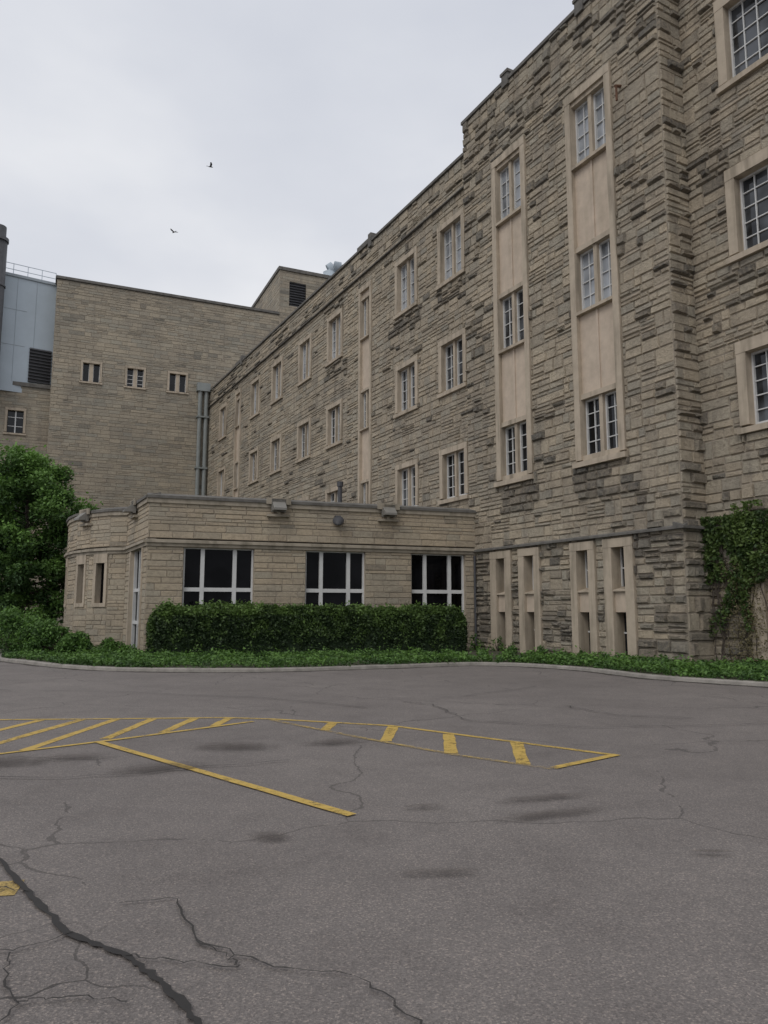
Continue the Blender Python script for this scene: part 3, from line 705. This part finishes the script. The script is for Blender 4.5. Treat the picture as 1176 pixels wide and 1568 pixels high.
def tree(base,h,rad,seed,nl=42000,crown0=1.2):
    random.seed(seed); e=empty("leafy_tree"); g=Geo(); b=Vector(base)
    tr=[b,b+Vector((.1,0,1.6)),b+Vector((.0,.1,3.2)),b+Vector((.15,0,h*.6)),b+Vector((.05,0,h*.85))]; rr=[.24,.19,.16,.1,.04]
    for i in range(4): g.tube(tr[i],tr[i+1],rr[i],rr[i+1],9)
    tips=[]; K=46
    for k in range(K):
        f=k/(K-1); z=crown0+(h*.86-crown0)*f; p=b+Vector((.08,0,z)); a=k*2.4+random.uniform(-.4,.4)
        prof=math.sin(math.pi*(.22+.72*f))**.7
        rl=rad*prof*random.uniform(.68,1.08)
        q=p+Vector((math.cos(a)*rl*.5,math.sin(a)*rl*.5,random.uniform(.2,.5))); s=p+Vector((math.cos(a)*rl,math.sin(a)*rl,random.uniform(.2,.8)))
        r0=.08*(1-f*.6); g.tube(p,q,r0,r0*.6,6); g.tube(q,s,r0*.6,.012,5); tips+=[q,s,q.lerp(s,.5)]
        w=q+Vector((random.uniform(-.9,.9),random.uniform(-.9,.9),random.uniform(.1,.9))); g.tube(q,w,.025,.01,4); tips.append(w)
    tips+=[b+Vector((random.uniform(-.7,.7),random.uniform(-.7,.7),random.uniform(h*.8,h*.98))) for _ in range(12)]
    g.obj("trunk_and_limbs",M_bark,e)
    P_=[];T_=[]
    for c in tips:
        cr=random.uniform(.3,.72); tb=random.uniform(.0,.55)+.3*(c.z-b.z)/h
        for _ in range(nl//len(tips)):
            d=Vector((random.gauss(0,1),random.gauss(0,1),random.gauss(0,1))); d=d.normalized()*cr*random.random()**.4
            if random.random()<.10: d*=1.6
            P_.append(tuple(c+d)); T_.append(tb-.08+.45*d.z/cr)  # painted shading: tone rises towards each clump's top and the treetop
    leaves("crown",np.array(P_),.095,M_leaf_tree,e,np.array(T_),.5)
tree((-18.1,37.5,.1),9.7,3.4,3,66000,.9)
tree((-24.5,41,.1),9.5,4.0,5,28000)
random.seed(11)
iv=empty("ivy_on_wall"); P_=[];T_=[];D_=[]
for k in range(13000):
    s=random.uniform(-3.9,.1); z=.2+4.1*random.random()**.6
    m=noise.noise(Vector((s*1.9,z*1.2,2)))+ (z-2.2)*.26 + .12 -max(0,-s-1.5)*.22
    if m<0: continue
    dd=.08+random.random()*.20+.1*max(0,m)
    if s<-1.4: dd+=.08
    P_.append(FW.w(s,dd,z)); T_.append(.3+.6*noise.noise(Vector((s*3,z*3,1))))
for k in range(1700):
    s=random.uniform(-2.1,-1.3); z=random.uniform(3.0,4.6)
    if noise.noise(Vector((s*3,z*2,6)))<-.1: continue
    P_.append(FW.w(s,.17+random.random()*.3,z)); T_.append(.5+.3*random.random())
leaves("leaves",np.array(P_),.058,M_leaf_ivy,iv,np.array(T_),.1)
for k in range(2200):
    s=random.gauss(-1.4,.35); D_.append(FW.w(s,.17+random.random()*.1,random.uniform(0,3.0)))
leaves("dry_leaves",np.array(D_),.035,M_leaf_dry,iv,None,.1)
g=Geo()
for k in range(14):
    s=random.uniform(-2.4,-.3); z=0
    while z<3.8:
        s2=s+random.uniform(-.15,.15); g.tube(FW.w(s,.16,z),FW.w(s2,.16,z+.45),.014,.011,4); s=s2; z+=.45
g.obj("vines",M_bark,iv)

# ------------------------------------------------------------------ birds
def bird(loc,yaw,flap):
    e=empty("bird",loc); e.rotation_euler=(0,0,yaw)
    v=[];f=[];secs=[(-.20,.004),(-.14,.02),(-.05,.04),(.04,.045),(.10,.03),(.13,.032),(.16,.02),(.19,.003)]
    for x,r in secs:
        for k in range(8): a=k*math.pi/4; v.append((x,r*math.cos(a),r*math.sin(a)*.9))
    for i in range(len(secs)-1):
        for k in range(8): a=i*8+k;b=i*8+(k+1)%8; f.append((a,b,b+8,a+8))
    mesh_obj("body",v,f,M_bird,e,smooth=True)
    w=[];wf=[]
    for sg in (1,-1):
        b=len(w); w+=[(.08,sg*.03,.02),(-.06,sg*.03,.02),(.10,sg*.18,.02+flap*.12),(-.05,sg*.18,.02+flap*.12),(.0,sg*.34,.02+flap*.16),(-.08,sg*.33,.02+flap*.15)]
        wf+=[(b,b+1,b+3,b+2),(b+2,b+3,b+5,b+4)]
    w+=[(-.17,.015,0),(-.17,-.015,0),(-.28,-.05,0),(-.28,.05,0)]; wf.append((len(w)-4,len(w)-3,len(w)-2,len(w)-1))
    mesh_obj("wings_and_tail",w,wf,M_bird,e)
bird((-12.7,51.2,33.8),.4,.9); bird((-15.4,51.9,29.1),2.5,.6)

# ------------------------------------------------------------------ sky, sun, camera
w=bpy.data.worlds.new("World"); scene.world=w; w.use_nodes=True; nt=w.node_tree; bgn=nt.nodes['Background']
sky=N(nt,'ShaderNodeTexSky',sky_type='NISHITA'); sky.sun_disc=False; sky.sun_elevation=math.radians(50); sky.sun_rotation=math.radians(210); sky.dust_density=6; sky.air_density=1.5
hs=N(nt,'ShaderNodeHueSaturation'); hs.inputs['Saturation'].default_value=.25; nt.links.new(sky.outputs[0],hs.inputs['Color'])
tc=N(nt,'ShaderNodeTexCoord'); mp=N(nt,'ShaderNodeMapping'); mp.inputs['Scale'].default_value=(1,1,2.2); nt.links.new(tc.outputs['Generated'],mp.inputs[0])
cl=noise_node(nt,1.7,5,.5,mp.outputs[0])
cc=ramp(nt,cl,[(.34,(6.4,6.7,7.5)),(.52,(7.3,7.55,8.2)),(.68,(8.6,8.75,9.15))])
nt.links.new(mix(nt,.9,hs.outputs[0],cc),bgn.inputs['Color']); bgn.inputs['Strength'].default_value=.1
sd=bpy.data.lights.new("overcast_sun",'SUN'); sd.energy=.9; sd.angle=math.radians(30); sd.color=(1,.96,.9)
so=link(bpy.data.objects.new("overcast_sun",sd)); so.rotation_euler=(math.radians(42),0,math.radians(-30)); so.location=(-10,-10,40)
cd=bpy.data.cameras.new("camera"); co=link(bpy.data.objects.new("camera",cd)); co.location=(0,0,1.6); co.rotation_euler=(math.radians(97.48),0,0)
cd.sensor_fit='VERTICAL'; cd.sensor_height=36; cd.lens=26.4; cd.clip_end=2000; cd.clip_start=.05
scene.camera=co
scene.view_settings.view_transform='Standard'; scene.view_settings.look='None'; scene.view_settings.exposure=0
